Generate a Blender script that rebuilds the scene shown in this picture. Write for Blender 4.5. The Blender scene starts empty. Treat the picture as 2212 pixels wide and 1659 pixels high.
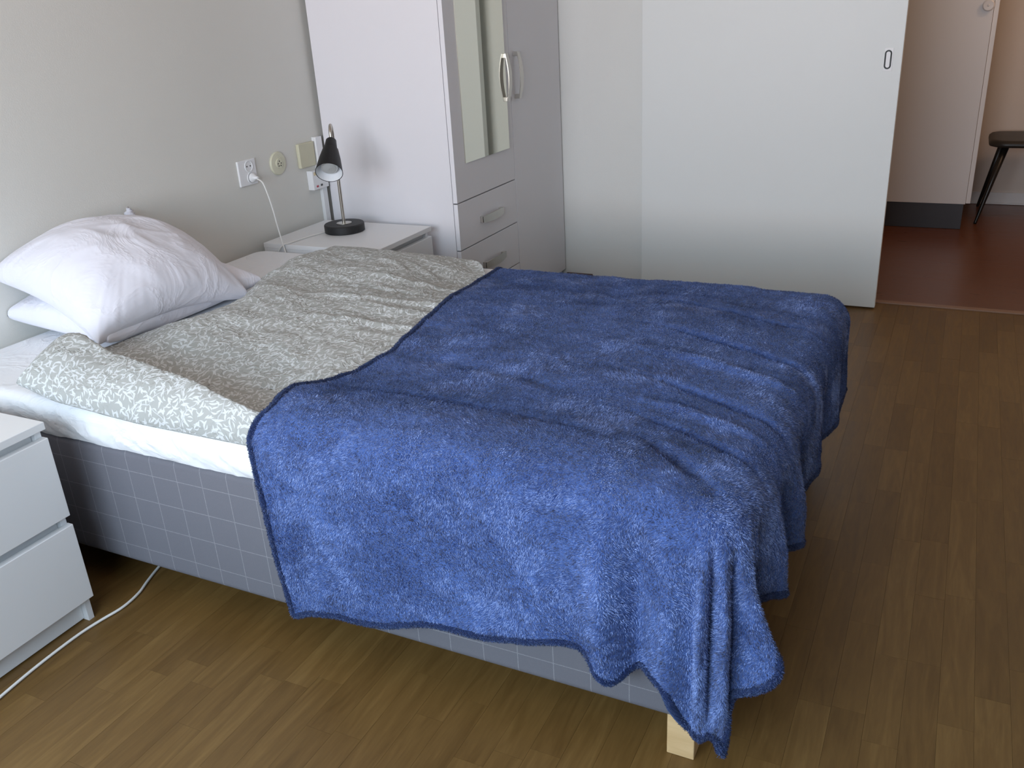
import bpy, bmesh, math, random
import numpy as np
from mathutils import Vector, Matrix, noise
from mathutils.bvhtree import BVHTree

random.seed(7)
scene = bpy.context.scene
COL = scene.collection
PI = math.pi

# ------------------------------------------------------------------ camera
CAM = Vector((2.45, 0.0, 1.36))
YAW, PITCH, ROLL, FPX = map(float, (117.1645, -23.164, -3.403, 1917.2))
def cam_axes():
    y, p, r = (math.radians(a) for a in (YAW, PITCH, ROLL))
    f = Vector((math.cos(p)*math.cos(y), math.cos(p)*math.sin(y), math.sin(p)))
    rt = f.cross(Vector((0, 0, 1))).normalized()
    up = rt.cross(f)
    return (math.cos(r)*rt + math.sin(r)*up, -math.sin(r)*rt + math.cos(r)*up, f)
RT, UP, FW = cam_axes()
cd = bpy.data.cameras.new('camera')
cd.sensor_width = 36.0
cd.lens = 36.0*FPX/2212.0
cd.clip_start = 0.02
cam = bpy.data.objects.new('camera', cd)
cam.matrix_world = Matrix(((RT.x, UP.x, -FW.x, CAM.x), (RT.y, UP.y, -FW.y, CAM.y), (RT.z, UP.z, -FW.z, CAM.z), (0, 0, 0, 1)))
COL.objects.link(cam)
scene.camera = cam
def proj(p):
    d = Vector(p)-CAM
    w = d.dot(FW)
    if w < 0.05:
        return None
    return (1106+FPX*d.dot(RT)/w, 829.5-FPX*d.dot(UP)/w)

# ------------------------------------------------------------------ light
scene.view_settings.view_transform = 'Standard'
scene.view_settings.look = 'None'
scene.view_settings.gamma = 1.0
scene.view_settings.use_curve_mapping = False
scene.view_settings.exposure = 0.2
world = bpy.data.worlds.new('world')
world.use_nodes = True
world.node_tree.nodes['Background'].inputs[0].default_value = (0.55, 0.70, 1.0, 1)
world.node_tree.nodes['Background'].inputs[1].default_value = 0.5
scene.world = world

WX0, WX1, WZ0, WZ1, WY = 0.25, 2.60, 0.80, 1.95, -1.0        # the window the room is lit by
def area(name, loc, direction, sx, sy, power, col, spread=180):
    l = bpy.data.lights.new(name, 'AREA')
    l.shape = 'RECTANGLE'; l.size = sx; l.size_y = sy
    l.energy = power; l.color = col; l.spread = math.radians(spread)
    o = bpy.data.objects.new(name, l)
    o.location = loc
    o.rotation_euler = Vector(direction).to_track_quat('-Z', 'Y').to_euler()
    COL.objects.link(o)
    return o
area('window_sky_light', ((WX0+WX1)/2, WY-0.03, (WZ0+WZ1)/2), (0.0, 1.0, -0.22), WX1-WX0, WZ1-WZ0, 84, (0.67, 0.84, 1.0))
area('window_ground_light', ((WX0+WX1)/2, WY-0.03, WZ0+0.35), (0.0, 0.85, 0.52), WX1-WX0, 0.6, 19, (1.0, 0.52, 0.27), 110)

# ------------------------------------------------------------------ materials
def mat(name, col, rough=0.5, metal=0.0, spec=0.5, bump=0.0, bscale=200.0, var=0.0, vscale=3.0, sheen=0.0, coords='Object'):
    m = bpy.data.materials.new(name); m.use_nodes = True
    nt = m.node_tree; b = nt.nodes['Principled BSDF']
    b.inputs['Base Color'].default_value = (*col, 1)
    b.inputs['Roughness'].default_value = rough
    b.inputs['Metallic'].default_value = metal
    b.inputs['Specular IOR Level'].default_value = spec
    if sheen:
        b.inputs['Sheen Weight'].default_value = sheen
    tc = nt.nodes.new('ShaderNodeTexCoord')
    if var:
        n = nt.nodes.new('ShaderNodeTexNoise'); n.inputs['Scale'].default_value = vscale; n.inputs['Detail'].default_value = 3
        nt.links.new(tc.outputs[coords], n.inputs['Vector'])
        r = nt.nodes.new('ShaderNodeMapRange')
        r.inputs['To Min'].default_value = 1-var; r.inputs['To Max'].default_value = 1+var
        nt.links.new(n.outputs['Fac'], r.inputs['Value'])
        mx = nt.nodes.new('ShaderNodeVectorMath'); mx.operation = 'SCALE'
        mx.inputs[0].default_value = col
        nt.links.new(r.outputs[0], mx.inputs['Scale'])
        nt.links.new(mx.outputs[0], b.inputs['Base Color'])
    if bump:
        n = nt.nodes.new('ShaderNodeTexNoise'); n.inputs['Scale'].default_value = bscale; n.inputs['Detail'].default_value = 3
        nt.links.new(tc.outputs[coords], n.inputs['Vector'])
        bp = nt.nodes.new('ShaderNodeBump'); bp.inputs['Strength'].default_value = bump; bp.inputs['Distance'].default_value = 0.004
        nt.links.new(n.outputs['Fac'], bp.inputs['Height'])
        nt.links.new(bp.outputs[0], b.inputs['Normal'])
    return m

class NB:
    """small helper to write node math"""
    def __init__(s, m): s.nt = m.node_tree
    def new(s, t, **kw):
        n = s.nt.nodes.new(t)
        for k, v in kw.items(): setattr(n, k, v)
        return n
    def put(s, sock, v):
        if hasattr(v, 'is_linked') or hasattr(v, 'links'): s.nt.links.new(v, sock)
        else: sock.default_value = v
    def m(s, op, a, b=0.0, c=0.0, clamp=False):
        n = s.new('ShaderNodeMath', operation=op, use_clamp=clamp)
        s.put(n.inputs[0], a); s.put(n.inputs[1], b); s.put(n.inputs[2], c)
        return n.outputs[0]
    def v(s, op, a, b=(0, 0, 0)):
        n = s.new('ShaderNodeVectorMath', operation=op)
        s.put(n.inputs[0], a); s.put(n.inputs[1], b)
        return n.outputs[0]
    def scale(s, a, k):
        n = s.new('ShaderNodeVectorMath', operation='SCALE')
        s.put(n.inputs[0], a); s.put(n.inputs['Scale'], k)
        return n.outputs[0]
    def noise(s, vec, scale, detail=3.0, rough=0.5, dist=0.0):
        n = s.new('ShaderNodeTexNoise')
        s.put(n.inputs['Vector'], vec); n.inputs['Scale'].default_value = scale
        n.inputs['Detail'].default_value = detail; n.inputs['Roughness'].default_value = rough
        n.inputs['Distortion'].default_value = dist
        return n.outputs['Fac']
    def ramp(s, fac, stops):
        n = s.new('ShaderNodeValToRGB'); e = n.color_ramp.elements
        while len(e) < len(stops): e.new(0.5)
        for i, (p, c) in enumerate(stops):
            e[i].position = p; e[i].color = (*c, 1) if len(c) == 3 else c
        s.put(n.inputs[0], fac)
        return n.outputs[0]
    def rng(s, v, a, b, c=0.0, d=1.0, smooth=False):
        n = s.new('ShaderNodeMapRange')
        if smooth: n.interpolation_type = 'SMOOTHSTEP'
        s.put(n.inputs['Value'], v)
        for k, x in zip(('From Min', 'From Max', 'To Min', 'To Max'), (a, b, c, d)): n.inputs[k].default_value = x
        return n.outputs[0]
    def mix(s, f, a, b):
        n = s.new('ShaderNodeMix', data_type='RGBA')
        s.put(n.inputs[0], f); s.put(n.inputs[6], a if hasattr(a, 'links') else (*a, 1)); s.put(n.inputs[7], b if hasattr(b, 'links') else (*b, 1))
        return n.outputs[2]
    def bump(s, h, strength, dist, normal=None):
        n = s.new('ShaderNodeBump'); n.inputs['Strength'].default_value = strength; n.inputs['Distance'].default_value = dist
        s.put(n.inputs['Height'], h)
        if normal is not None: s.put(n.inputs['Normal'], normal)
        return n.outputs[0]
def blank(name, rough=0.5):
    m = bpy.data.materials.new(name); m.use_nodes = True
    b = m.node_tree.nodes['Principled BSDF']; b.inputs['Roughness'].default_value = rough
    return m, NB(m), b

M = {}
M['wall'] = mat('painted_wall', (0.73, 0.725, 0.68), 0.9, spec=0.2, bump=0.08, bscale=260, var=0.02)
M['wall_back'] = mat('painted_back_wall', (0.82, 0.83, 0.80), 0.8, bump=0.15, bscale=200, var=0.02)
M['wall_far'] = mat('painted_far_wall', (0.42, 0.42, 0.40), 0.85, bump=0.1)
M['ceiling'] = mat('ceiling_paint', (0.68, 0.63, 0.57), 0.9, bump=0.1)
M['door'] = mat('door_paint', (0.84, 0.87, 0.86), 0.45, var=0.015, vscale=2)
M['hallwall'] = mat('hall_wall_paint', (0.72, 0.66, 0.60), 0.7, bump=0.1)
M['white'] = mat('white_foil', (0.80, 0.81, 0.82), 0.38, var=0.01)
M['wardrobe'] = mat('wardrobe_foil', (0.80, 0.79, 0.82), 0.42, var=0.01)
M['wardrobe_dark'] = mat('wardrobe_gap', (0.12, 0.11, 0.10), 0.7)
M['metal'] = mat('brushed_steel', (0.62, 0.60, 0.56), 0.32, metal=1.0, bump=0.05, bscale=300)
M['nickel'] = mat('nickel', (0.55, 0.52, 0.47), 0.28, metal=1.0, bump=0.03)
M['black'] = mat('black_enamel', (0.004, 0.004, 0.0045), 0.45, spec=0.3, bump=0.05, bscale=150)
M['black_base'] = mat('black_lamp_base', (0.012, 0.012, 0.013), 0.55, bump=0.15, bscale=300)
M['shade_in'] = mat('lamp_shade_lining', (0.86, 0.88, 0.90), 0.4, var=0.01)
M['bulb'] = mat('bulb_glass', (0.42, 0.43, 0.42), 0.12, var=0.05, vscale=60)
M['bulbring'] = mat('bulb_collar', (0.85, 0.86, 0.86), 0.35, var=0.01)
M['plastic'] = mat('white_plastic', (0.83, 0.84, 0.85), 0.3, var=0.01)
M['ivory'] = mat('ivory_plastic', (0.66, 0.65, 0.50), 0.4, var=0.02)
M['ivory_dark'] = mat('aged_plate', (0.60, 0.58, 0.43), 0.5, var=0.03, vscale=20)
M['hole'] = mat('contact_hole', (0.02, 0.018, 0.015), 0.7, var=0.1)
M['red'] = mat('red_clip', (0.45, 0.05, 0.08), 0.5, var=0.05)
M['darkclip'] = mat('dark_clip', (0.06, 0.07, 0.07), 0.5, var=0.05)
M['tape'] = mat('yellowed_sticker', (0.72, 0.62, 0.40), 0.6, var=0.05, vscale=30)
M['cord'] = mat('white_cord', (0.80, 0.79, 0.76), 0.45, var=0.02)
M['brownwood'] = mat('brown_block', (0.10, 0.045, 0.022), 0.5, var=0.3, vscale=15)
M['plinth'] = mat('dark_plinth', (0.050, 0.052, 0.062), 0.45, var=0.05)
M['threshold'] = mat('threshold_strip', (0.28, 0.16, 0.10), 0.35, var=0.06, vscale=8)
M['stool_seat'] = mat('black_seat', (0.016, 0.015, 0.013), 0.42, bump=0.1)
M['stool_leg'] = mat('black_leg', (0.010, 0.009, 0.008), 0.35, var=0.1)
M['frame'] = mat('window_frame_paint', (0.8, 0.8, 0.8), 0.4, var=0.01)
M['subfloor'] = mat('floor_underlay', (0.05, 0.032, 0.018), 0.8, var=0.05)

# mirror
m, nb, b = blank('mirror_glass', 0.02)
b.inputs['Metallic'].default_value = 1.0
b.inputs['Base Color'].default_value = (0.80, 0.80, 0.70, 1)
M['mirror'] = m

# cotton (sheet, pillows): white cloth with crumple relief
def cotton(name, col, crease, scale):
    m, nb, b = blank(name, 0.85)
    tc = nb.new('ShaderNodeTexCoord').outputs['Object']
    warp = nb.v('ADD', tc, nb.scale(nb.v('SUBTRACT', nb.new('ShaderNodeTexNoise').outputs['Color'], (0.5, 0.5, 0.5)), 0.0))
    n1 = nb.noise(warp, scale, 4, 0.55, 0.8)
    ridge = nb.m('ABSOLUTE', nb.m('SUBTRACT', n1, 0.5))
    h = nb.m('ADD', nb.m('POWER', nb.rng(ridge, 0, 0.12, 1, 0), 2.0), nb.m('MULTIPLY', nb.noise(tc, scale*3.2, 3), 0.5))
    fine = nb.noise(tc, 900, 1)
    nrm = nb.bump(h, crease, 0.006)
    nrm = nb.bump(fine, 0.06, 0.002, nrm)
    nb.put(b.inputs['Normal'], nrm)
    b.inputs['Base Color'].default_value = (*col, 1)
    b.inputs['Sheen Weight'].default_value = 0.1
    return m
M['pillow'] = cotton('pillow_cotton', (0.76, 0.76, 0.83), 0.26, 6)
M['sheet'] = cotton('sheet_cotton', (0.82, 0.84, 0.87), 0.30, 7)

# grey cotton with a white leaf and twig print (UV in metres)
m, nb, b = blank('leaf_print_cotton', 0.85)
uv = nb.new('ShaderNodeUVMap').outputs[0]
def leaf(scale, off, ln, wd, curve):
    co = nb.v('ADD', nb.scale(uv, scale), off)
    vo = nb.new('ShaderNodeTexVoronoi', voronoi_dimensions='2D', feature='F1')
    nb.put(vo.inputs['Vector'], co); vo.inputs['Scale'].default_value = 1.0; vo.inputs['Randomness'].default_value = 0.85
    loc = nb.v('SUBTRACT', co, vo.outputs['Position'])
    sep = nb.new('ShaderNodeSeparateColor'); nb.put(sep.inputs[0], vo.outputs['Color'])
    ro = nb.new('ShaderNodeVectorRotate', rotation_type='Z_AXIS')
    nb.put(ro.inputs['Vector'], loc); nb.put(ro.inputs['Angle'], nb.m('MULTIPLY', sep.outputs[0], 2*PI))
    xyz = nb.new('ShaderNodeSeparateXYZ'); nb.put(xyz.inputs[0], ro.outputs[0])
    x, y = xyz.outputs[0], xyz.outputs[1]
    x2 = nb.m('MULTIPLY', x, x)
    y = nb.m('ADD', y, nb.m('MULTIPLY', x2, nb.m('MULTIPLY', nb.m('SUBTRACT', sep.outputs[1], 0.5), curve)))
    half = nb.m('MULTIPLY', nb.m('SUBTRACT', 1.0, nb.m('DIVIDE', x2, ln*ln)), nb.m('MULTIPLY', nb.rng(x, -ln, ln, 0.55, 1.25), wd))
    return nb.rng(nb.m('SUBTRACT', half, nb.m('ABSOLUTE', y)), -0.012, 0.03)
def twig(scale, off, w):
    wob = nb.new('ShaderNodeTexNoise'); nb.put(wob.inputs['Vector'], uv); wob.inputs['Scale'].default_value = 16
    co = nb.v('ADD', nb.v('ADD', nb.scale(uv, scale), off), nb.scale(nb.v('SUBTRACT', wob.outputs['Color'], (0.5, 0.5, 0.5)), 0.45))
    vo = nb.new('ShaderNodeTexVoronoi', voronoi_dimensions='2D', feature='DISTANCE_TO_EDGE')
    nb.put(vo.inputs['Vector'], co); vo.inputs['Scale'].default_value = 1.0
    return nb.rng(vo.outputs['Distance'], w*0.5, w, 1, 0)
ink = nb.m('MAXIMUM', leaf(38, (0, 0, 0), 0.50, 0.13, 2.4), leaf(42, (7.3, 3.1, 0), 0.50, 0.12, 2.4))
ink = nb.m('MAXIMUM', ink, leaf(50, (2.9, 11.7, 0), 0.45, 0.11, 3.0))
ink = nb.m('MAXIMUM', ink, nb.m('MULTIPLY', twig(9.5, (1.3, 4.2, 0), 0.016), 0.7))
tc = nb.new('ShaderNodeTexCoord').outputs['Object']
base = nb.mix(nb.noise(tc, 2.5, 2), (0.355, 0.370, 0.355), (0.395, 0.405, 0.388))
nb.put(b.inputs['Base Color'], nb.mix(nb.m('MULTIPLY', ink, 0.9), base, (0.62, 0.65, 0.66)))
n1 = nb.noise(tc, 11, 4, 0.55, 0.9)
rid = nb.m('POWER', nb.rng(nb.m('ABSOLUTE', nb.m('SUBTRACT', n1, 0.5)), 0, 0.10, 1, 0), 2.0)
nrm = nb.bump(nb.m('ADD', rid, nb.m('MULTIPLY', nb.noise(tc, 38, 3), 0.6)), 0.38, 0.006)
nb.put(b.inputs['Normal'], nb.bump(nb.noise(tc, 800, 1), 0.05, 0.002, nrm))
M['leafprint'] = m

# navy-to-blue fleece pile
def fleece(name, lo, hi, strength):
    m, nb, b = blank(name, 0.9)
    uv = nb.new('ShaderNodeUVMap').outputs[0]
    mp = nb.new('ShaderNodeMapping'); nb.put(mp.inputs[0], uv); mp.inputs['Scale'].default_value = (1.0, 1.0, 1.0)
    mp.inputs['Rotation'].default_value = (0, 0, 0.5)
    st = nb.v('MULTIPLY', mp.outputs[0], (1.0, 0.45, 1.0))
    fine = nb.noise(st, 330, 3, 0.65)
    tuft = nb.noise(uv, 75, 4, 0.65, 0.6)
    nap_shade = nb.noise(uv, 7.0, 4, 0.6, 0.5)  # light and dark of the brushed nap, put into the colour
    f = nb.m('ADD', nb.m('MULTIPLY', tuft, 0.42), nb.m('ADD', nb.m('MULTIPLY', nap_shade, 0.42), nb.m('MULTIPLY', fine, 0.5)))
    f = nb.rng(f, 0.50, 0.86)
    nb.put(b.inputs['Base Color'], nb.mix(f, lo, hi))
    h = nb.m('ADD', nb.m('MULTIPLY', fine, 0.6), tuft)
    nb.put(b.inputs['Normal'], nb.bump(h, strength, 0.008))
    b.inputs['Sheen Weight'].default_value = 0.35
    b.inputs['Sheen Roughness'].default_value = 0.45
    b.inputs['Sheen Tint'].default_value = (0.35, 0.5, 0.9, 1)
    b.inputs['Specular IOR Level'].default_value = 0.1
    return m
M['fleece'] = fleece('blue_fleece', (0.016, 0.030, 0.115), (0.105, 0.190, 0.500), 0.75)
M['fleece_hem'] = fleece('navy_fleece_hem', (0.008, 0.013, 0.045), (0.022, 0.040, 0.125), 0.8)

m, nb, b = blank('blue_fleece_pile', 0.55)
uv = nb.new('ShaderNodeUVMap').outputs[0]
rnd_ = nb.new('ShaderNodeNewGeometry').outputs['Random Per Island']
f = nb.m('ADD', nb.m('MULTIPLY', rnd_, 0.36), nb.m('ADD', nb.m('MULTIPLY', nb.noise(uv, 62, 3, 0.65), 0.60), nb.m('MULTIPLY', nb.noise(uv, 8.0, 4, 0.6, 0.8), 0.70)))  # broad noise puts the nap's light and dark into the fibre colour
f = nb.rng(f, 0.54, 1.12)
nb.put(b.inputs['Base Color'], nb.ramp(f, [(0.10, (0.018, 0.030, 0.090)), (0.48, (0.078, 0.142, 0.385)), (0.90, (0.240, 0.355, 0.700))]))
b.inputs['Specular IOR Level'].default_value = 0.5
b.inputs['Sheen Weight'].default_value = 0.4
M['pile'] = m
m, nb, b = blank('navy_hem_pile', 0.6)
rnd_ = nb.new('ShaderNodeNewGeometry').outputs['Random Per Island']
nb.put(b.inputs['Base Color'], nb.ramp(rnd_, [(0.0, (0.010, 0.016, 0.050)), (1.0, (0.050, 0.085, 0.230))]))
M['hempile'] = m

# grey bed-base cloth with a thin stitched light check, 7.9 cm wide and 7.5 cm high
m, nb, b = blank('grey_check_cloth', 0.9)
pos = nb.new('ShaderNodeNewGeometry').outputs['Position']
xyz = nb.new('ShaderNodeSeparateXYZ'); nb.put(xyz.inputs[0], pos)
def lines(v, off, step, w):
    t = nb.m('FRACT', nb.m('DIVIDE', nb.m('SUBTRACT', v, off), step))
    t = nb.m('MINIMUM', t, nb.m('SUBTRACT', 1.0, t))
    return nb.rng(t, w*0.5/step, w*1.1/step, 1, 0)
nx = nb.new('ShaderNodeSeparateXYZ'); nb.put(nx.inputs[0], nb.new('ShaderNodeNewGeometry').outputs['Normal'])
side = nb.m('GREATER_THAN', nb.m('ABSOLUTE', nx.outputs[0]), 0.7)
along = nb.m('ADD', nb.m('MULTIPLY', side, xyz.outputs[1]), nb.m('MULTIPLY', nb.m('SUBTRACT', 1.0, side), xyz.outputs[0]))
ln = nb.m('MAXIMUM', lines(along, 0.597, 0.0787, 0.0011), lines(xyz.outputs[2], 0.381-0.0745*5, 0.0745, 0.0011))
weave = nb.noise(pos, 700, 2)
ln = nb.m('MULTIPLY', ln, nb.rng(weave, 0.3, 0.6, 0.10, 0.38))
nb.put(b.inputs['Base Color'], nb.mix(ln, nb.mix(weave, (0.125, 0.125, 0.148), (0.16, 0.16, 0.182)), (0.48, 0.48, 0.50)))
nb.put(b.inputs['Normal'], nb.bump(weave, 0.15, 0.002))
M['check'] = m

# wood-look laminate strips, grain along world y
def laminate(name, axis, tones, rough):
    m, nb, b = blank(name, rough)
    pos = nb.new('ShaderNodeNewGeometry')
    oi = nb.new('ShaderNodeObjectInfo').outputs['Random']
    rid = nb.m('FRACT', nb.m('ADD', nb.m('MULTIPLY', oi, 7.31), nb.m('MULTIPLY', pos.outputs['Random Per Island'], 3.77)))
    comb = nb.new('ShaderNodeCombineXYZ'); nb.put(comb.inputs[0], nb.m('MULTIPLY', rid, 31.0)); nb.put(comb.inputs[1], nb.m('MULTIPLY', rid, 57.0)); nb.put(comb.inputs[2], rid)
    p = nb.v('ADD', pos.outputs['Position'], comb.outputs[0])
    st = nb.v('MULTIPLY', p, (1.0, 0.10, 1.0) if axis == 'y' else (0.10, 1.0, 1.0))
    g1 = nb.noise(st, 28, 5, 0.6, 1.6)
    g2 = nb.noise(st, 150, 3, 0.6)
    f = nb.m('ADD', nb.m('MULTIPLY', g1, 0.62), nb.m('ADD', nb.m('MULTIPLY', g2, 0.22), nb.m('MULTIPLY', rid, 0.17)))
    nb.put(b.inputs['Base Color'], nb.ramp(f, [(0.25, tones[0]), (0.55, tones[1]), (0.85, tones[2])]))
    nb.put(b.inputs['Roughness'], nb.rng(g1, 0.2, 0.8, rough-0.05, rough+0.07))
    nb.put(b.inputs['Normal'], nb.bump(g2, 0.06, 0.001))
    return m
M['laminate'] = laminate('oak_laminate', 'y', [(0.100, 0.052, 0.013), (0.164, 0.091, 0.026), (0.250, 0.150, 0.048)], 0.44)
M['hallfloor'] = laminate('cherry_laminate', 'x', [(0.105, 0.032, 0.012), (0.15, 0.05, 0.02), (0.19, 0.07, 0.032)], 0.30)
M['pine'] = laminate('pine_leg', 'x', [(0.55, 0.36, 0.17), (0.66, 0.46, 0.24), (0.74, 0.54, 0.30)], 0.5)

# ------------------------------------------------------------------ mesh helpers
def tag(o, label=None, cat=None, group=None, kind=None):
    if label: o['label'] = label
    if cat: o['category'] = cat
    if group: o['group'] = group
    if kind: o['kind'] = kind
    return o
def empty(name, loc, label=None, cat=None, group=None):
    o = bpy.data.objects.new(name, None)
    o.empty_display_size = 0.05
    o.location = loc
    COL.objects.link(o)
    tag(o, label, cat, group)
    return o
def origin(parent):
    v = Vector((0, 0, 0))
    while parent is not None:
        v += parent.location
        parent = parent.parent
    return v
def link(name, me, material, parent=None, smooth=False, loc=None):
    """world-space mesh -> object; verts are shifted into the parent's frame"""
    off = origin(parent) if parent is not None else Vector(loc or (0, 0, 0))
    if off.length > 0:
        me.transform(Matrix.Translation(-off))
    o = bpy.data.objects.new(name, me)
    if parent is not None: o.parent = parent
    elif loc: o.location = loc
    if material is not None: me.materials.append(M[material] if isinstance(material, str) else material)
    if smooth:
        me.polygons.foreach_set('use_smooth', [True]*len(me.polygons))
    me.update()
    COL.objects.link(o)
    return o
def bm_mesh(bm, name='mesh'):
    bmesh.ops.recalc_face_normals(bm, faces=bm.faces)
    me = bpy.data.meshes.new(name); bm.to_mesh(me); bm.free()
    return me
def add_box(bm, x0, x1, y0, y1, z0, z1, bev=0.0, seg=2):
    r = bmesh.ops.create_cube(bm, size=1.0, matrix=Matrix.Translation(((x0+x1)/2, (y0+y1)/2, (z0+z1)/2)) @ Matrix.Diagonal((x1-x0, y1-y0, z1-z0, 1)))
    if bev > 0:
        es = set()
        for v in r['verts']: es.update(v.link_edges)
        bmesh.ops.bevel(bm, geom=list(es), offset=bev, segments=seg, affect='EDGES', profile=0.5)
def box(name, x0, x1, y0, y1, z0, z1, material, parent=None, bev=0.0015, seg=2, loc=None):
    bm = bmesh.new(); add_box(bm, x0, x1, y0, y1, z0, z1, bev, seg)
    return link(name, bm_mesh(bm), material, parent, loc=loc)
def struct(name, boxes, material, parent=None):
    bm = bmesh.new()
    for bb in boxes: add_box(bm, *bb)
    o = link(name, bm_mesh(bm), material, parent)
    o['kind'] = 'structure'
    return o
def frame_of(d):
    d = Vector(d).normalized()
    a = Vector((0, 0, 1)) if abs(d.z) < 0.9 else Vector((1, 0, 0))
    u = d.cross(a).normalized()
    return u, d.cross(u).normalized(), d
def add_lathe(bm, base, axis, prof, seg=40, cap=True):
    """revolve [(radius, height)] about axis through base"""
    u, v, d = frame_of(axis); base = Vector(base); rings = []
    for r, h in prof:
        rings.append([bm.verts.new(base + d*h + (u*math.cos(2*PI*i/seg) + v*math.sin(2*PI*i/seg))*max(r, 1e-5)) for i in range(seg)])
    for a, b2 in zip(rings, rings[1:]):
        for i in range(seg):
            bm.faces.new((a[i], a[(i+1) % seg], b2[(i+1) % seg], b2[i]))
    if cap:
        bm.faces.new(rings[0]); bm.faces.new(rings[-1])
def lathe(name, base, axis, prof, material, parent=None, seg=40, cap=True, smooth=True, loc=None):
    bm = bmesh.new(); add_lathe(bm, base, axis, prof, seg, cap)
    o = link(name, bm_mesh(bm), material, parent, smooth, loc)
    if smooth:
        try: o.data.set_sharp_from_angle(angle=math.radians(35))
        except Exception: pass
    return o
def spline(pts, n=12, closed=False):
    pts = [Vector(p) for p in pts]; out = []
    N = len(pts)
    for i in range(N if closed else N-1):
        if closed: p0, p1, p2, p3 = (pts[(i+k-1) % N] for k in range(4))
        else: p0, p1, p2, p3 = pts[max(i-1, 0)], pts[i], pts[i+1], pts[min(i+2, N-1)]
        for k in range(n):
            t = k/n
            out.append(0.5*((2*p1)+(-p0+p2)*t+(2*p0-5*p1+4*p2-p3)*t*t+(-p0+3*p1-3*p2+p3)*t**3))
    if not closed: out.append(pts[-1])
    return out
def add_tube(bm, path, rad, seg=10, closed=False):
    path = [Vector(p) for p in path]; N = len(path); rings = []
    up = None
    for i, p in enumerate(path):
        a = path[(i-1) % N] if (closed or i > 0) else p
        c = path[(i+1) % N] if (closed or i < N-1) else p
        d = (c-a).normalized()
        if up is None: up = frame_of(d)[0]
        up = (up - d*up.dot(d)).normalized()
        w = d.cross(up)
        r = rad[i] if isinstance(rad, (list, tuple)) else rad
        rings.append([bm.verts.new(p + (up*math.cos(2*PI*k/seg) + w*math.sin(2*PI*k/seg))*r) for k in range(seg)])
    rng = range(N if closed else N-1)
    for i in rng:
        a, b2 = rings[i], rings[(i+1) % N]
        for k in range(seg):
            bm.faces.new((a[k], a[(k+1) % seg], b2[(k+1) % seg], b2[k]))
    if not closed:
        bm.faces.new(rings[0]); bm.faces.new(rings[-1])
def tube(name, path, rad, material, parent=None, seg=10, closed=False, loc=None):
    bm = bmesh.new(); add_tube(bm, path, rad, seg, closed)
    return link(name, bm_mesh(bm), material, parent, True, loc)
def grid_mesh(P, closed_u=False, uv=None, name='cloth'):
    """P: (nu, nv, 3) numpy -> quads, optional uv (nu, nv, 2)"""
    nu, nv = P.shape[:2]
    idx = np.arange(nu*nv).reshape(nu, nv)
    if closed_u: a, b2 = idx, np.roll(idx, -1, 0)
    else: a, b2 = idx[:-1], idx[1:]
    F = np.stack([a[:, :-1], b2[:, :-1], b2[:, 1:], a[:, 1:]], -1).reshape(-1, 4)
    me = bpy.data.meshes.new(name)
    me.from_pydata(P.reshape(-1, 3).tolist(), [], F.tolist())
    if uv is not None:
        l = me.uv_layers.new(name='UVMap')
        U = uv.reshape(-1, 2)
        li = np.empty(len(me.loops), dtype=np.int32); me.loops.foreach_get('vertex_index', li)
        l.data.foreach_set('uv', U[li].astype(np.float32).ravel())
    me.update()
    return me
def sstep(x, a, b):
    t = np.clip((np.asarray(x, float)-a)/(b-a), 0, 1)
    return t*t*(3-2*t)
def gs(x, c, w): return np.exp(-((np.asarray(x, float)-c)/w)**2)
def nfield(X, Y, sx, sy, seed=0.0):
    """smooth noise, one value for each entry of X, Y"""
    sh = X.shape
    return np.array([noise.noise((a, c, seed)) for a, c in zip((X*sx).ravel(), (Y*sy).ravel())]).reshape(sh)
def rfield(X, Y, sx, sy, seed=0.0):
    """ridged noise: thin crease crests"""
    return 1-np.clip(np.abs(nfield(X, Y, sx, sy, seed))*3.2, 0, 1)

# ================================================================== THE ROOM
XR, YB, ZC = 4.3, 4.225, 2.5
OPX0, OPX1 = 1.95, 3.15                           # doorway in the back wall
struct('wall_head', [(-0.1, 0, -1.1, YB+0.1, -0.02, ZC)], 'wall')
struct('wall_right', [(XR, XR+0.1, -1.1, YB+0.1, -0.02, ZC)], 'wall_far')
struct('wall_back', [(0, OPX0, YB, YB+0.1, -0.02, ZC), (OPX1, XR, YB, YB+0.1, -0.02, ZC), (OPX0, OPX1, YB, YB+0.1, 2.08, ZC)], 'wall_back')
struct('wall_front', [(0, WX0, WY-0.1, WY, -0.02, ZC), (WX1, XR, WY-0.1, WY, -0.02, ZC), (WX0, WX1, WY-0.1, WY, -0.02, WZ0), (WX0, WX1, WY-0.1, WY, WZ1, ZC)], 'wall_far')
struct('ceiling', [(-0.1, XR+0.1, -1.1, YB, ZC, ZC+0.1)], 'ceiling')
w1 = empty('window_1', ((WX0+WX1)/2, WY, WZ0)); w1['kind'] = 'structure'
def wb(n, *a): return box(n, *a, 'frame', w1)
wb('window_frame', WX0, WX0+0.05, WY-0.07, WY-0.04, WZ0, WZ1)
wb('window_frame', WX1-0.05, WX1, WY-0.07, WY-0.04, WZ0, WZ1)
wb('window_sill', WX0-0.05, WX1+0.05, WY, WY+0.12, WZ0-0.03, WZ0)

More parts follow.
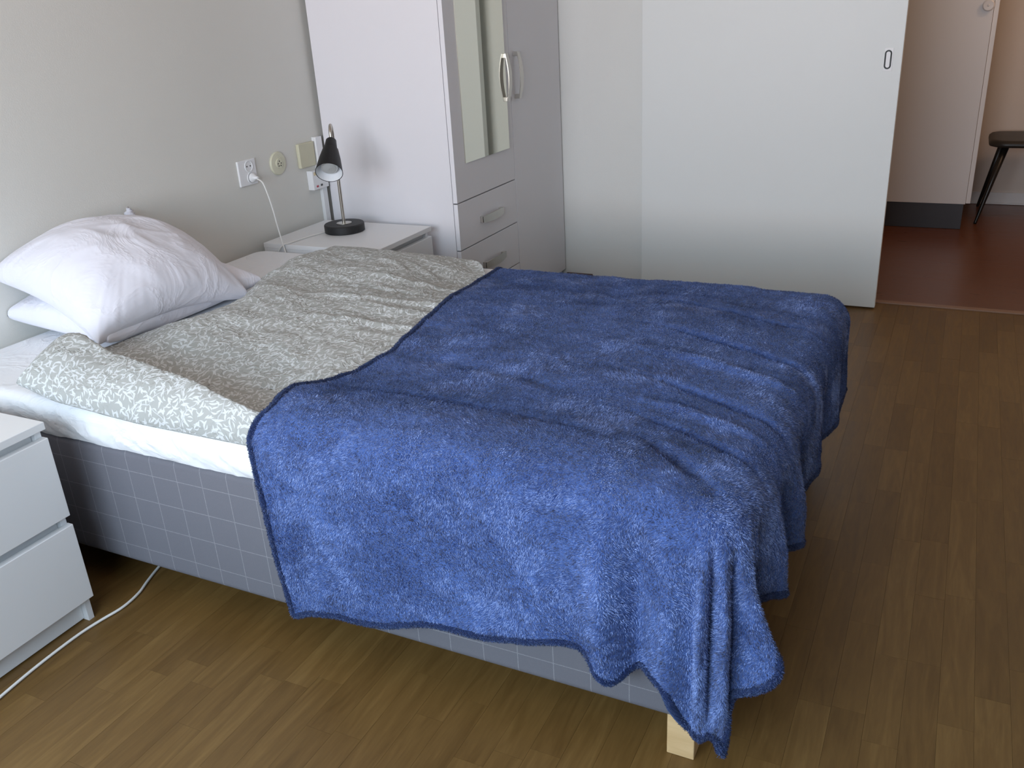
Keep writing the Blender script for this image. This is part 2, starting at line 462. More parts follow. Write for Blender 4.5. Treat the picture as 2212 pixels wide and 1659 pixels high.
# floor: individual laminate strips laid along y on an underlay
floor = struct('floor', [(0, XR, -1.0, YB+0.0, -0.05, -0.008)], 'subfloor')
strip = bmesh.new(); add_box(strip, -0.5, 0.5, -0.5, 0.5, -1, 0); strip_me = bm_mesh(strip, 'strip'); strip_me.materials.append(M['laminate'])
SW = 0.0655
cells = []
rp = random.Random(11)
i = 0; x = 0.0
while x < XR:
    x1 = min(x+SW, XR); y = -1.0-rp.uniform(0.0, 0.4)
    while y < YB:
        L = rp.uniform(0.24, 0.52)
        ya, ybn = max(y, -1.0), min(y+L, YB)
        if ybn-ya > 0.02: cells.append((x, x1, ya, ybn))
        y += L
    x = x1; i += 1
def visible_size(c):
    cx, cy = (c[0]+c[1])/2, (c[2]+c[3])/2
    if 0.15 < cx < 2.12 and 1.34 < cy < 2.6: return 0
    if cx < 0.64 and cy < 1.15: return 0
    if cx < 1.3 and cy > 1.6: return 0
    if cx < 2.12 and cy > 2.0: return 0
    pts = [proj((a, bb, 0)) for a in (c[0], c[1]) for bb in (c[2], c[3])]
    if any(p is None for p in pts): return 0
    xs = [p[0] for p in pts]; ys = [p[1] for p in pts]
    w = min(max(xs), 2212)-max(min(xs), 0); h = min(max(ys), 1659)-max(min(ys), 0)
    return max(w, 0)*max(h, 0)
order = sorted(cells, key=visible_size, reverse=True)
near = [c for c in order[:300] if visible_size(c) > 0]
nset = set(near)
GAP = 0.00035
for c in near:
    o = bpy.data.objects.new('plank', strip_me)
    o.parent = floor
    o.location = ((c[0]+c[1])/2, (c[2]+c[3])/2, rp.uniform(-0.0002, 0))
    o.scale = (c[1]-c[0]-GAP, c[3]-c[2]-GAP, 0.008)
    COL.objects.link(o)
bm = bmesh.new()
for c in cells:
    if c not in nset: add_box(bm, c[0]+GAP/2, c[1]-GAP/2, c[2]+GAP/2, c[3]-GAP/2, -0.008, 0)
pf = link('plank_field', bm_mesh(bm), 'laminate', floor); pf['kind'] = 'stuff'

# hall beyond the doorway
HY = 6.5
struct('floor_hall', [(0.5, 4.3, YB, HY+0.1, -0.05, -0.001)], 'hallfloor')
struct('wall_hall_back', [(0.5, 4.3, HY, HY+0.1, -0.02, ZC)], 'hallwall')
struct('wall_hall_left', [(0.4, 0.5, YB+0.1, HY+0.1, -0.02, ZC)], 'hallwall')
struct('wall_hall_right', [(4.3, 4.4, YB+0.1, HY+0.1, -0.02, ZC)], 'hallwall')
struct('ceiling_hall', [(0.4, 4.4, YB, HY+0.1, ZC, ZC+0.1)], 'ceiling')
hl = lathe('added_hall_lamp', (3.35, 5.1, ZC), (0, 0, -1), [(0.05, 0), (0.06, 0.02), (0.15, 0.05), (0.17, 0.09), (0.12, 0.13), (0.001, 0.145)], mat('opal_glass', (0.9, 0.85, 0.75), 0.3, var=0.01), None, 36, loc=(3.35, 5.1, ZC))
tag(hl, 'unseen round opal lamp added to brighten the hall', 'ceiling lamp')
hlb = bpy.data.lights.new('added_hall_light', 'POINT'); hlb.energy = 11; hlb.color = (1.0, 0.62, 0.38); hlb.shadow_soft_size = 0.15  # added lamp, out of view, that warms and brightens the hall
hlo = bpy.data.objects.new('added_hall_light', hlb); hlo.location = (3.35, 5.1, ZC-0.32); COL.objects.link(hlo)
bb = empty('baseboard_hall', (2.6, HY, 0)); bb['kind'] = 'structure'
box('board', 2.55, 4.3, HY-0.012, HY, 0.012, 0.075, 'white', bb)
box('shoe_moulding', 2.55, 4.3, HY-0.022, HY, 0.0, 0.013, 'white', bb, bev=0.003)
box('trim_1', OPX0, OPX1, YB-0.002, YB+0.034, -0.004, 0.006, 'threshold', bev=0.0025)['kind'] = 'structure'

# sliding door hung in front of the back wall
dr = empty('door_1', (1.65, 4.145, 0.0)); dr['kind'] = 'structure'
box('door_leaf', 1.097, 2.195, 4.125, 4.165, 0.008, 2.12, 'door', dr, bev=0.002)
def stadium(cx, cz, w, h, n=14):
    r = w/2; pts = []
    for k in range(n+1): t = PI*k/n; pts.append((cx+r*math.cos(t), cz+h/2-r+r*math.sin(t)))
    for k in range(n+1): t = PI+PI*k/n; pts.append((cx+r*math.cos(t), cz-h/2+r+r*math.sin(t)))
    return pts
pull = box('pull_plate', 2.126, 2.160, 4.1235, 4.1262, 1.022, 1.112, 'pullplate' if 'pullplate' in M else 'plastic', dr, bev=0.0008)
pull['label'] = 'clear oblong finger pull plate near the door edge'
bm = bmesh.new()
add_tube(bm, [(px_, 4.1225, pz_) for px_, pz_ in stadium(2.1415, 1.067, 0.0215, 0.068)][:-1], 0.0030, 8, True)
link('pull_rim', bm_mesh(bm), 'darkclip', pull, True)
bm = bmesh.new()
fr = [bm.verts.new((a, 4.1222, c)) for a, c in stadium(2.1415, 1.067, 0.0195, 0.066)]
bk = [bm.verts.new((a, 4.1240, c)) for a, c in stadium(2.1415, 1.067, 0.0195, 0.066)]
bm.faces.new(fr); bm.faces.new(bk)
link('pull_cup', bm_mesh(bm), 'plastic', pull)

# small brown block lying on the floor where the wall meets the wardrobe
box('wooden_block', 0.655, 0.80, 4.165, 4.222, 0.0, 0.032, 'brownwood', bev=0.003, loc=(0.73, 4.19, 0))
tag(bpy.data.objects['wooden_block'], 'small dark brown wooden block on the floor beside the wardrobe', 'block')

# ================================================================== WARDROBE
WF, WYN, WYM, WYF = 0.649, 3.12, 3.665, 4.215
wd = empty('wardrobe', (0.33, 3.66, 0), 'tall pale wardrobe with mirrored door and two drawers in the corner', 'wardrobe')
bm = bmesh.new()
add_box(bm, 0.022, 0.628, WYN, WYN+0.016, 0.0, 2.02, 0.001)
add_box(bm, 0.022, 0.628, WYF-0.016, WYF, 0.0, 2.02, 0.001)
add_box(bm, 0.022, 0.628, WYN, WYF, 2.02, 2.04, 0.001)
add_box(bm, 0.022, 0.628, WYN+0.016, WYF-0.016, 0.05, 0.066)
add_box(bm, 0.06, 0.600, WYM-0.008, WYM+0.008, 0.066, 2.02)
add_box(bm, 0.58, 0.60, WYN+0.016, WYF-0.016, 0.0, 0.05)
add_box(bm, 0.022, 0.030, WYN+0.016, WYF-0.016, 0.0, 2.02)
link('carcass', bm_mesh(bm), 'wardrobe', wd)
g = 0.0015
def wfront(n, y0, y1, z0, z1): return box(n, 0.630, WF, y0+g, y1-g, z0+g, z1-g, 'wardrobe', wd, bev=0.001)
d1 = wfront('door', WYN-0.001, WYM, 0.626, 2.03)
d2 = wfront('door', WYM+0.001, WYF, 0.05, 2.03)
r1 = wfront('drawer', WYN-0.001, WYM, 0.430, 0.624)
r2 = wfront('drawer', WYN-0.001, WYM, 0.236, 0.428)
wfront('drawer', WYN-0.001, WYM, 0.05, 0.234)
mi = box('mirror', WF+0.0002, WF+0.004, 3.209, 3.600, 0.774, 1.86, 'mirror', d1, bev=0)
for v in mi.data.vertices:
    if v.co.y+origin(d1).y > 3.5: v.co.x += 0.008
mi['label'] = 'narrow frameless mirror strip on the wardrobe door'
def bow_handle(parent, c, axis, length, width, rise, name='handle'):
    """arched flat strap with a block at each end; axis is 'z' or 'y'"""
    bm = bmesh.new(); n = 20
    def P(t, out, s): return Vector((WF+out, c[0]+s, c[1]+t)) if axis == 'z' else Vector((WF+out, c[0]+t, c[1]+s))
    rows = []
    for k in range(n+1):
        t = -1+2*k/n
        out = rise*(0.62+0.38*math.cos(t*PI/2)); w = width*(0.36+0.14*math.cos(t*PI/2))
        rows.append([bm.verts.new(P(t*length/2, o_, s)) for o_, s in ((out, -w), (out, w), (out-0.004, w), (out-0.004, -w))])
    for a, b2 in zip(rows, rows[1:]):
        for k in range(4): bm.faces.new((a[k], a[(k+1) % 4], b2[(k+1) % 4], b2[k]))
    bm.faces.new(rows[0]); bm.faces.new(rows[-1])
    for sgn in (-1, 1):
        t0, t1 = sgn*length/2, sgn*(length/2-0.018)
        lo, hi = min(t0, t1), max(t0, t1); w = width*0.36
        if axis == 'z': add_box(bm, WF, WF+rise*0.62, c[0]-w, c[0]+w, c[1]+lo, c[1]+hi, 0.001)
        else: add_box(bm, WF, WF+rise*0.62, c[0]+lo, c[0]+hi, c[1]-w, c[1]+w, 0.001)
    o = link(name, bm_mesh(bm), 'metal', parent)
    o['label'] = 'brushed steel bow handle'
bow_handle(d1, (3.598, 1.070), 'z', 0.195, 0.030, 0.036)
bow_handle(d2, (3.714, 1.070), 'z', 0.195, 0.030, 0.036)
bow_handle(r1, (3.400, 0.522), 'y', 0.195, 0.036, 0.030)
bow_handle(r2, (3.400, 0.322), 'y', 0.195, 0.036, 0.030)

# ================================================================== NIGHTSTANDS
def nightstand(x0, x1, y0, y1, label):
    H = 0.548
    t = empty('nightstand', ((x0+x1)/2, (y0+y1)/2, 0), label, 'nightstand')
    box('top', x0, x1, y0, y1, H-0.019, H, 'white', t)
    bm = bmesh.new()
    add_box(bm, x0, x1-0.020, y0+0.002, y0+0.018, 0, H-0.019, 0.0008)
    add_box(bm, x0, x1-0.020, y1-0.018, y1-0.002, 0, H-0.019, 0.0008)
    add_box(bm, x0, x0+0.006, y0+0.018, y1-0.018, 0.03, H-0.019)
    add_box(bm, x0+0.02, x1-0.045, y0+0.018, y1-0.018, 0.04, 0.07)
    link('carcass', bm_mesh(bm), 'white', t)
    box('plinth', x1-0.050, x1-0.036, y0+0.018, y1-0.018, 0.004, 0.06, 'white', t)
    for z0, z1 in ((0.070, 0.278), (0.302, 0.508)):
        d = box('drawer_front', x1-0.019, x1, y0+0.001, y1-0.001, z0, z1, 'white', t)
        box('grip_rail', x1-0.050, x1-0.032, y0+0.018, y1-0.018, z1-0.06, z1+(0.023 if z1 > 0.4 else 0.026)-0.002, 'white', d, bev=0.004)
    return t
nightstand(0.13, 0.662, 0.752, 1.152, 'white two-drawer nightstand in front, beside the grey bed base')
nightstand(0.030, 0.560, 2.645, 3.048, 'white two-drawer nightstand carrying the black lamp, beside the wardrobe')

# ================================================================== BED
BX0, BX1, BY0, BY1 = 0.03, 2.165, 1.264, 2.615
bed = empty('bed_base', ((BX0+BX1)/2, (BY0+BY1)/2, 0), 'grey checked fabric bed base on short pine legs', 'bed')
bm = bmesh.new(); add_box(bm, BX0, BX1, BY0, BY1, 0.10, 0.440, 0.022, 5)
link('upholstered_box', bm_mesh(bm), 'check', bed, True)
for lx in (BX0+0.06, BX1-0.081):
    for ly in (BY0+0.016, BY1-0.070):
        box('leg', lx, lx+0.054, ly, ly+0.054, 0.0, 0.101, 'pine', bed, bev=0.002)
# fitted white sheet over the mattress pad: rounded slab with gathered sides
def slab_shell(x0, x1, y0, y1, z0, z1, r, nper=900, nprof=22, gather=0.009):
    """superelliptic-cornered slab; ring-by-ring from bottom hem over the side to the middle"""
    per = []
    cr = 0.07
    segs = [((x0+cr, y0), (x1-cr, y0)), ((x1, y0+cr), (x1, y1-cr)), ((x1-cr, y1), (x0+cr, y1)), ((x0, y1-cr), (x0, y0+cr))]
    cents = [(x1-cr, y0+cr, -PI/2), (x1-cr, y1-cr, 0), (x0+cr, y1-cr, PI/2), (x0+cr, y0+cr, PI)]
    tot = 2*(x1-x0+y1-y0-4*cr)+2*PI*cr
    for sgm, (cx, cy, a0) in zip(segs, cents):
        (ax, ay), (bx, by) = sgm
        L = math.hypot(bx-ax, by-ay); k = max(2, int(nper*L/tot)); nx_, ny_ = (by-ay)/L, -(bx-ax)/L
        for q in range(k): per.append((ax+(bx-ax)*q/k, ay+(by-ay)*q/k, nx_, ny_))
        k = 12
        for q in range(k):
            a = a0+PI/2*q/k; per.append((cx+cr*math.cos(a), cy+cr*math.sin(a), math.cos(a), math.sin(a)))
    prof = []
    h = z1-z0
    for q in range(6): prof.append((-0.012*(1-q/5)**2, z0+0.45*h*q/5))
    for q in range(1, 10): a = PI/2*q/9; prof.append((-r*(1-math.cos(a)), z1-r*1.0+r*math.sin(a)))
    prof.append((-r-0.02, z1))
    P = np.zeros((len(per), len(prof), 3)); s = 0
    for i_, (px_, py_, nx_, ny_) in enumerate(per):
        s = i_*tot/len(per)
        for j, (o_, z_) in enumerate(prof):
            gth = gather*math.exp(-((j-4)/4.0)**2)*(noise.noise((s*26+j*0.35, j*0.12, 1.7))+0.6*noise.noise((s*60, j*0.2, 5.1)))
            dz = 0.004*noise.noise((s*9, 2.2, 0)) if j < 2 else 0
            k = min(j/13.0, 1.0)
            P[i_, j] = (px_+nx_*(o_+gth), py_+ny_*(o_+gth), z_+dz)
    return P
P = slab_shell(BX0-0.005, BX1+0.0, BY0-0.012, BY1+0.01, 0.436, 0.532, 0.036)
me = grid_mesh(P, closed_u=True)
bm = bmesh.new(); bm.from_mesh(me)
ring = [v for v in bm.verts if v.is_boundary and v.co.z > 0.5]
bm.verts.ensure_lookup_table()
npf = P.shape[1]
lid = bm.faces.new([bm.verts[i_*npf+npf-1] for i_ in range(P.shape[0])])
bmesh.ops.triangulate(bm, faces=[lid])
sheet = link('fitted_sheet', bm_mesh(bm), 'sheet', None, True, loc=((BX0+BX1)/2, (BY0+BY1)/2, 0.436))
tag(sheet, 'white fitted sheet over the mattress pad on the grey bed base', 'sheet')

# ---- duvet and blanket share one idea of the bed's lumpy top
def z_duvet(X, Y):
    far = 0.026*gs(Y, 2.34, 0.22)*(1-0.9*sstep(X, 0.72, 1.15))-0.042*sstep(Y, 2.10, 2.38)*sstep(X, 0.85, 1.12)
    yc = 1.405-0.20*(X-0.47)
    T = Y-yc
    live = 1-sstep(X, 1.12, 1.30)
    ridge = np.where(T < 0, 0.066*gs(T, 0, 0.17), 0.066*gs(T, 0, 0.024)-0.036*gs(T, 0.13, 0.10))*live
    near = 0.040*gs(Y, 1.33, 0.10)*(1-live)
    headroll = 0.022*(1-0.6*sstep(Y, 1.95, 2.2))*gs(X, 0.52+0.12*gs(Y, 1.85, 0.25), 0.10)
    mid = 0.020*gs(Y, 1.95, 0.18)*gs(X, 0.9, 0.3)
    pit = -0.040*gs(X, 1.13, 0.06)*gs(Y, 1.315, 0.035)-0.018*gs(X, 1.05, 0.16)*gs(Y, 1.52, 0.10)
    return 0.572+far+ridge+near+headroll+mid+pit
def z_blanket(X, Y):
    near = 0.036*gs(Y, 1.345, 0.13)*(1-0.6*sstep(X, 1.95, 2.2))
    far = -0.040*sstep(Y, 2.10, 2.56)*(1-0.35*sstep(X, 1.5, 2.0))
    lumps = 0.010*nfield(X, Y, 2.6, 2.2, 4.0)
    foot = -0.022*sstep(X, 1.75, 2.2)
    return np.maximum(0.585+near+far+lumps*(1-0.6*sstep(Y, 2.2, 2.5))+foot, 0.543)
def hem_x(yf):                                   # head-end hem of the blanket against flat y
    return np.interp(yf, [0.70, 0.90, 1.12, 1.20, 1.28, 1.38, 1.50, 1.70, 1.93, 2.25, 2.45, 2.65],
                         [1.262, 1.232, 1.208, 1.205, 1.225, 1.205, 1.222, 1.245, 1.212, 1.160, 1.120, 1.10])

# ---- pillows
def pillow(name, size, thick, M4, label, seed, flop, material='pillow', sag=0.0):
    nu, nv = 110, 120
    u = np.linspace(-1, 1, nu); v = np.linspace(-1, 1, nv)
    u = np.sin(u*PI/2)*0.35+u*0.65; v = np.sin(v*PI/2)*0.35+v*0.65
    Ug, Vg = np.meshgrid(u, v, indexing='ij')
    pin = 1-0.055*(1-Vg**2)*(np.abs(Ug)**3)
    pin2 = 1-0.055*(1-Ug**2)*(np.abs(Vg)**3)
    Xp = Ug*pin*size[0]/2; Yp = Vg*pin2*size[1]/2
    prof_ = (np.clip(1-np.abs(Ug)**2.3, 0, 1)*np.clip(1-np.abs(Vg)**2.3, 0, 1))**0.36
    edge_w = np.exp(-(1-np.maximum(np.abs(Ug), np.abs(Vg)))/0.22)
    ang = np.arctan2(Vg, Ug)
    wr = 0.004*nfield(np.cos(ang)*4, np.sin(ang)*4, 4.0, 4.0, seed)*edge_w+0.010*rfield(Ug+0.4*Vg, Vg-0.3*Ug, 1.3, 2.2, seed+2)*prof_*0.5+0.006*nfield(Ug, Vg, 3, 3, seed+4)*prof_
    wr += 0.004*rfield(Ug-0.5*Vg, Vg+0.2*Ug, 2.2, 1.3, seed+7)*prof_
    top = thick*0.58*prof_+wr; bot = -thick*0.42*prof_
    zc = flop(Ug, Vg)
    Pa = np.stack([Xp, Yp, top+zc+0.002], -1); Pb_ = np.stack([Xp, Yp, bot+zc-0.002], -1)
    nn = nu*nv; idx = np.arange(nn).reshape(nu, nv)
    q = np.stack([idx[:-1, :-1], idx[1:, :-1], idx[1:, 1:], idx[:-1, 1:]], -1).reshape(-1, 4)
    rim = np.concatenate([idx[:, 0], idx[-1, 1:], idx[::-1, -1][1:], idx[0, ::-1][1:]])
    rq = np.stack([rim[:-1], rim[1:], rim[1:]+nn, rim[:-1]+nn], -1)
    me = bpy.data.meshes.new(name)
    me.from_pydata(np.concatenate([Pa.reshape(-1, 3), Pb_.reshape(-1, 3)]).tolist(), [], np.concatenate([q, q[:, ::-1]+nn, rq]).tolist())
    me.transform(M4)
    # lie on what is underneath instead of cutting through it
    bm = bmesh.new(); bm.from_mesh(me)
    return bm
trees = []
def finish(bm, name, label, loc, floor_z=None, wall_x=0.004, over=()):
    for v in bm.verts:
        if v.co.x < wall_x: v.co.x = wall_x+0.0008*(v.co.z)
        if floor_z is not None and v.co.z < floor_z(v.co): v.co.z = floor_z(v.co)
    bmesh.ops.recalc_face_normals(bm, faces=bm.faces)
    tree = BVHTree.FromBMesh(bm)
    o = link(name, bm_mesh(bm), 'pillow', None, True, loc)
    tag(o, label, 'pillow')
    trees.append(tree)
    return o
M1 = Matrix.Translation((0.222, 1.850, 0.590)) @ Matrix.Rotation(-0.04, 4, 'Z') @ Matrix.Rotation(math.radians(3), 4, 'Y')
lowp = finish(pillow('pillow', (0.45, 0.60), 0.135, M1, '', 3.0, lambda u, v: 0.0*u), 'pillow', 'lower white pillow, flattened under the plump one', (0.235, 1.82, 0.535), lambda c: 0.5325)
M2 = Matrix.Translation((0.247, 1.81, 0.716)) @ Matrix.Rotation(-0.10, 4, 'Z') @ Matrix.Rotation(math.radians(17), 4, 'Y') @ Matrix.Rotation(math.radians(-3), 4, 'X')
topp = finish(pillow('pillow', (0.48, 0.54), 0.185, M2, '', 11.0, lambda u, v: -0.035*u*u-0.05*v*v), 'pillow', 'plump crumpled white pillow on top, leaning against the wall', (0.25, 1.80, 0.62), lambda c: 0.5335, over=tuple(trees))
# corner of its case poking up against the wall
bm = bmesh.new()
cp = spline([(0.04, 2.03, 0.735), (0.035, 2.04, 0.77), (0.03, 2.045, 0.795), (0.028, 2.052, 0.812)], 6)
add_tube(bm, cp, [0.030-0.022*k/(len(cp)-1)+0.003*math.sin(k*2.1) for k in range(len(cp))], 12)
for v in bm.verts:
    v.co += Vector((0.2, 1, 1))*0.006*noise.noise(v.co*70); v.co.x = max(v.co.x, 0.006)
link('case_corner', bm_mesh(bm), 'pillow', topp, True)

# ---- duvet: closed puffy shell
nu, nv = 190, 210
U = np.linspace(0, 1, nu)[:, None]*np.ones((1, nv)); V = np.linspace(0, 1, nv)[None, :]*np.ones((nu, 1))
def ease(t): return 0.5-0.5*np.cos(PI*np.clip(t, 0, 1))*(1-0.0)
Vy = 0.55*ease(V)+0.45*V; Ux = 0.45*ease(U)+0.55*U
DY0, DY1 = 1.232, 2.600
DY1 = 2.600-0.17*sstep(0.42+1.28*Ux, 1.00, 1.17)
Yd = DY0+(DY1-DY0)*Vy
xh = 0.412+0.115*gs(Yd, 1.90, 0.19)+0.06*gs(Yd, 1.22, 0.09)+0.015*nfield(Yd, Yd*0, 6, 1, 9)
Xd = xh+(1.70-xh)*Ux
zt = z_duvet(Xd, Yd)
crease = 0.007*rfield(Xd*0.6+Yd*0.35, Yd*0.9-Xd*0.15, 4.0, 8.5, 3.3)+0.004*rfield(Xd-Yd*0.3, Yd+Xd*0.3, 5.5, 15, 8.1)
crease = crease*(0.35+0.65*gs(Yd, 2.2, 0.45))
crease += 0.006*nfield(Xd, Yd, 7, 9, 2.0)+0.003*nfield(Xd, Yd, 17, 20, 6.0)
# long diagonal pulls towards the blanket hem on the far half
for k, (y0, sl, w, a) in enumerate(((2.02, 0.10, 0.012, 0.010), (2.13, 0.07, 0.010, -0.010), (2.24, 0.05, 0.010, 0.007), (1.86, 0.02, 0.014, 0.006))):
    crease += a*gs(Yd-(y0+sl*(Xd-0.8)), 0, w)*sstep(Xd, 0.62, 0.95)
zt = zt+crease
under = sstep(Xd, hem_x(Yd)-0.01, hem_x(Yd)+0.05)
zt = zt*(1-under)+under*(np.minimum(zt, z_blanket(Xd, Yd)-0.016)-0.04*sstep(Yd, 2.40, 2.52))
d = np.minimum(np.minimum((Xd-xh)/0.085, (1.70-Xd)/0.05), np.minimum((Yd-DY0)/0.085, (DY1-Yd)/0.10))
d = np.clip(d, 0, 1)
rnd = np.sqrt(np.clip(1-(1-d)**2, 0, 1))
sagN = 1-sstep(Yd, DY0, DY0+0.03)
zl = 0.536+0.028*(1-sstep(Xd, 0.45, 0.62))*(1-sstep(Yd, 1.24, 1.5))-0.016*sstep(Xd, 0.55, 0.9)*sagN
zmid = zl+0.022-0.034*sstep(Xd, hem_x(Yd)-0.06, hem_x(Yd)+0.02)*sstep(Yd, 1.4, 1.6)
Ztop = zmid+(zt-zmid)*rnd
bulge = 0.014*(1-d)*0
Pt = np.stack([Xd, Yd, Ztop], -1)
uvd = np.stack([Xd, Yd+0.9*np.clip(zt-Ztop, 0, 1)*np.where(Yd < 1.9, -1, 1)], -1)
top_me = (Pt, uvd)
Zb = zmid-(zmid-zl)*rnd
Pb = np.stack([Xd, Yd, np.maximum(Zb, 0.517)], -1)
nn = nu*nv
idx = np.arange(nn).reshape(nu, nv)
q = np.stack([idx[:-1, :-1], idx[1:, :-1], idx[1:, 1:], idx[:-1, 1:]], -1).reshape(-1, 4)
me = bpy.data.meshes.new('duvet')
me.from_pydata(np.concatenate([Pt.reshape(-1, 3), Pb.reshape(-1, 3)]).tolist(), [], np.concatenate([q, q[:, ::-1]+nn]).tolist())
l = me.uv_layers.new(name='UVMap')
li = np.empty(len(me.loops), dtype=np.int32); me.loops.foreach_get('vertex_index', li)
UU = np.concatenate([uvd.reshape(-1, 2), uvd.reshape(-1, 2)+3.3])
l.data.foreach_set('uv', UU[li].astype(np.float32).ravel())
bm = bmesh.new(); bm.from_mesh(me)
bmesh.ops.remove_doubles(bm, verts=bm.verts, dist=0.00005)
duvet = link('duvet', bm_mesh(bm), 'leafprint', None, True, loc=(1.0, 1.9, 0.53))
tag(duvet, 'puffy grey duvet printed with white leaves, half under the blue blanket', 'duvet')

# ---- blue fleece blanket: flat sheet draped over top, near side and foot, cone folds at the corner
YN, XF, YFAR = 1.292, 2.150, 2.55
RN, RF = 0.072, 0.080
nu, nv = 250, 380
U = np.linspace(0, 1, nu)[:, None]*np.ones((1, nv)); V = np.linspace(0, 1, nv)[None, :]*np.ones((nu, 1))
def near_drop(xf):                               # flat length below the near fold line
    bmx = np.interp(xf, [1.2, 1.3, 1.57, 1.81, 1.92, 2.03, 2.09, 2.108, 2.13, 2.20, 2.30, 2.50], [0.515, 0.500, 0.447, 0.412, 0.385, 0.392, 0.400, 0.455, 0.488, 0.490, 0.450, 0.415])
    return bmx+0.030*gs(xf, 1.985, 0.032)+0.006*np.sin(xf*23)
xg = 1.2+(2.47-1.2)*U
yend = YN-near_drop(xg)
Yf = 2.700+(yend-2.700)*V
foot_len = np.interp(Yf, [0.86, 1.00, 1.12, 1.22, 1.32, 1.45, 1.55, 1.64, 1.80, 2.0, 2.3, 2.55], [0.325, 0.318, 0.300, 0.268, 0.275, 0.315, 0.285, 0.315, 0.285, 0.300, 0.325, 0.325])
Xf = hem_x(Yf)+(XF+foot_len-hem_x(Yf))*U
A = np.maximum(Xf-XF, 0); B = np.maximum(YN-Yf, 0); Cc = np.maximum(Yf-YFAR, 0)
def prof(s, r):
    arc = r*PI/2
    h = np.where(s < arc, r*np.sin(np.minimum(s/r, PI/2)), r+0.03*(s-arc))
    dz = np.where(s < arc, r*(1-np.cos(np.minimum(s/r, PI/2))), r+(s-arc))
    return h, dz
xt = np.minimum(Xf, XF); yt = np.clip(Yf, YN, YFAR)
zt = z_blanket(xt, yt)
# lift over the duvet at the hem
zd = z_duvet(xt, yt)+0.012
zt = np.where(zd > zt, zd*(1-sstep(Xf, hem_x(Yf)+0.05, hem_x(Yf)+0.16))+zt*sstep(Xf, hem_x(Yf)+0.05, hem_x(Yf)+0.16), zt)
# wrinkles on top
wr = 0.0020*rfield(Xf*0.7+Yf*0.4, Yf-Xf*0.2, 3.2, 6.5, 12.0)+0.004*nfield(Xf, Yf, 9, 9, 3.0)+0.0022*nfield(Xf, Yf, 22, 20, 7.0)
for (x0, y0, ang, ln_, w, a) in ((2.04, 2.02, 2.85, 0.20, 0.013, -0.016), (2.06, 1.70, 2.75, 0.17, 0.012, -0.016), (2.08, 1.50, 2.65, 0.13, 0.011, -0.018), (2.0, 2.28, 2.9, 0.22, 0.013, -0.010),
                                 (2.02, 1.88, 2.9, 0.18, 0.016, 0.012), (2.06, 1.60, 2.8, 0.14, 0.014, 0.012), (1.62, 1.46, 3.05, 0.24, 0.020, -0.012), (1.52, 1.68, 3.0, 0.26, 0.028, -0.008), (2.06, 1.385, 2.5, 0.10, 0.018, -0.016)):
    dx, dy = math.cos(ang), math.sin(ang)
    tl = (Xf-x0)*dx+(Yf-y0)*dy; tn = -(Xf-x0)*dy+(Yf-y0)*dx
    wr += a*gs(tl, 0, ln_)*gs(tn, 0.06*(tl/ln_)**2*ln_, w)
zt = np.maximum(zt+wr, 0.546)
R = np.hypot(A, B); TH = np.arctan2(B, np.maximum(A, 1e-9))     # 0 = foot side, pi/2 = near side
R2 = np.hypot(A, Cc); TH2 = np.arctan2(Cc, np.maximum(A, 1e-9))
isn = B > 0; isf = Cc > 0
Rr = np.where(isn, R, np.where(isf, R2, A)); Th = np.where(isn, TH, np.where(isf, -TH2, 0.0))
rad = np.where(isn, RF+(RN-RF)*np.clip(TH/(PI/2), 0, 1), RF)
h, dz = prof(Rr, rad)
grow = sstep(dz, 0.01, 0.22)*(1-0.35*sstep(dz, 0.30, 0.50))
# folds: outward push against place along the drape
foldN = (0.034*gs(Xf, 1.985, 0.030)-0.024*gs(Xf, 2.040, 0.020)+0.028*gs(Xf, 2.105, 0.028)-0.004*gs(Xf, 1.90, 0.04)+0.006*np.sin(Xf*17+0.6)*sstep(Xf, 1.3, 1.5))*(A <= 0)
thd = np.degrees(Th)
foldC = (0.020*gs(thd, 84, 7)-0.034*gs(thd, 71, 3.6)+0.026*gs(thd, 59, 7)-0.040*gs(thd, 42, 4.5))*(1-1.0*sstep(dz, 0.30, 0.46))*((A > 0) & isn)+(0.092*gs(thd, 24, 11)*sstep(dz, 0.06, 0.36)-0.020*gs(thd, 6, 5))*((A > 0) & isn)
foldF = (-0.022*gs(Yf, 1.33, 0.03)+0.026*gs(Yf, 1.44, 0.04)-0.020*gs(Yf, 1.535, 0.03)+0.028*gs(Yf, 1.64, 0.045)-0.016*gs(Yf, 1.77, 0.04)+0.012*gs(Yf, 1.95, 0.06)-0.014*gs(Yf, 2.14, 0.05)+0.010*gs(Yf, 2.3, 0.06))*((A > 0) & ~isn)
h2 = h+(foldN*isn+foldC+foldF)*grow+0.004*nfield(Xf, Yf, 8, 8, 15)*grow
ux, uy = np.cos(Th), -np.sin(Th)
X3 = np.where(Rr > 0, xt+h2*ux, xt); Y3 = np.where(Rr > 0, yt+h2*uy, yt); Z3 = zt-np.where(Rr > 0, dz, 0)
tuft = 0.0012*nfield(Xf, Yf, 70, 70, 1.0)+0.0009*nfield(Xf, Yf, 130, 130, 2.0)
P = np.stack([X3, Y3, Z3], -1)
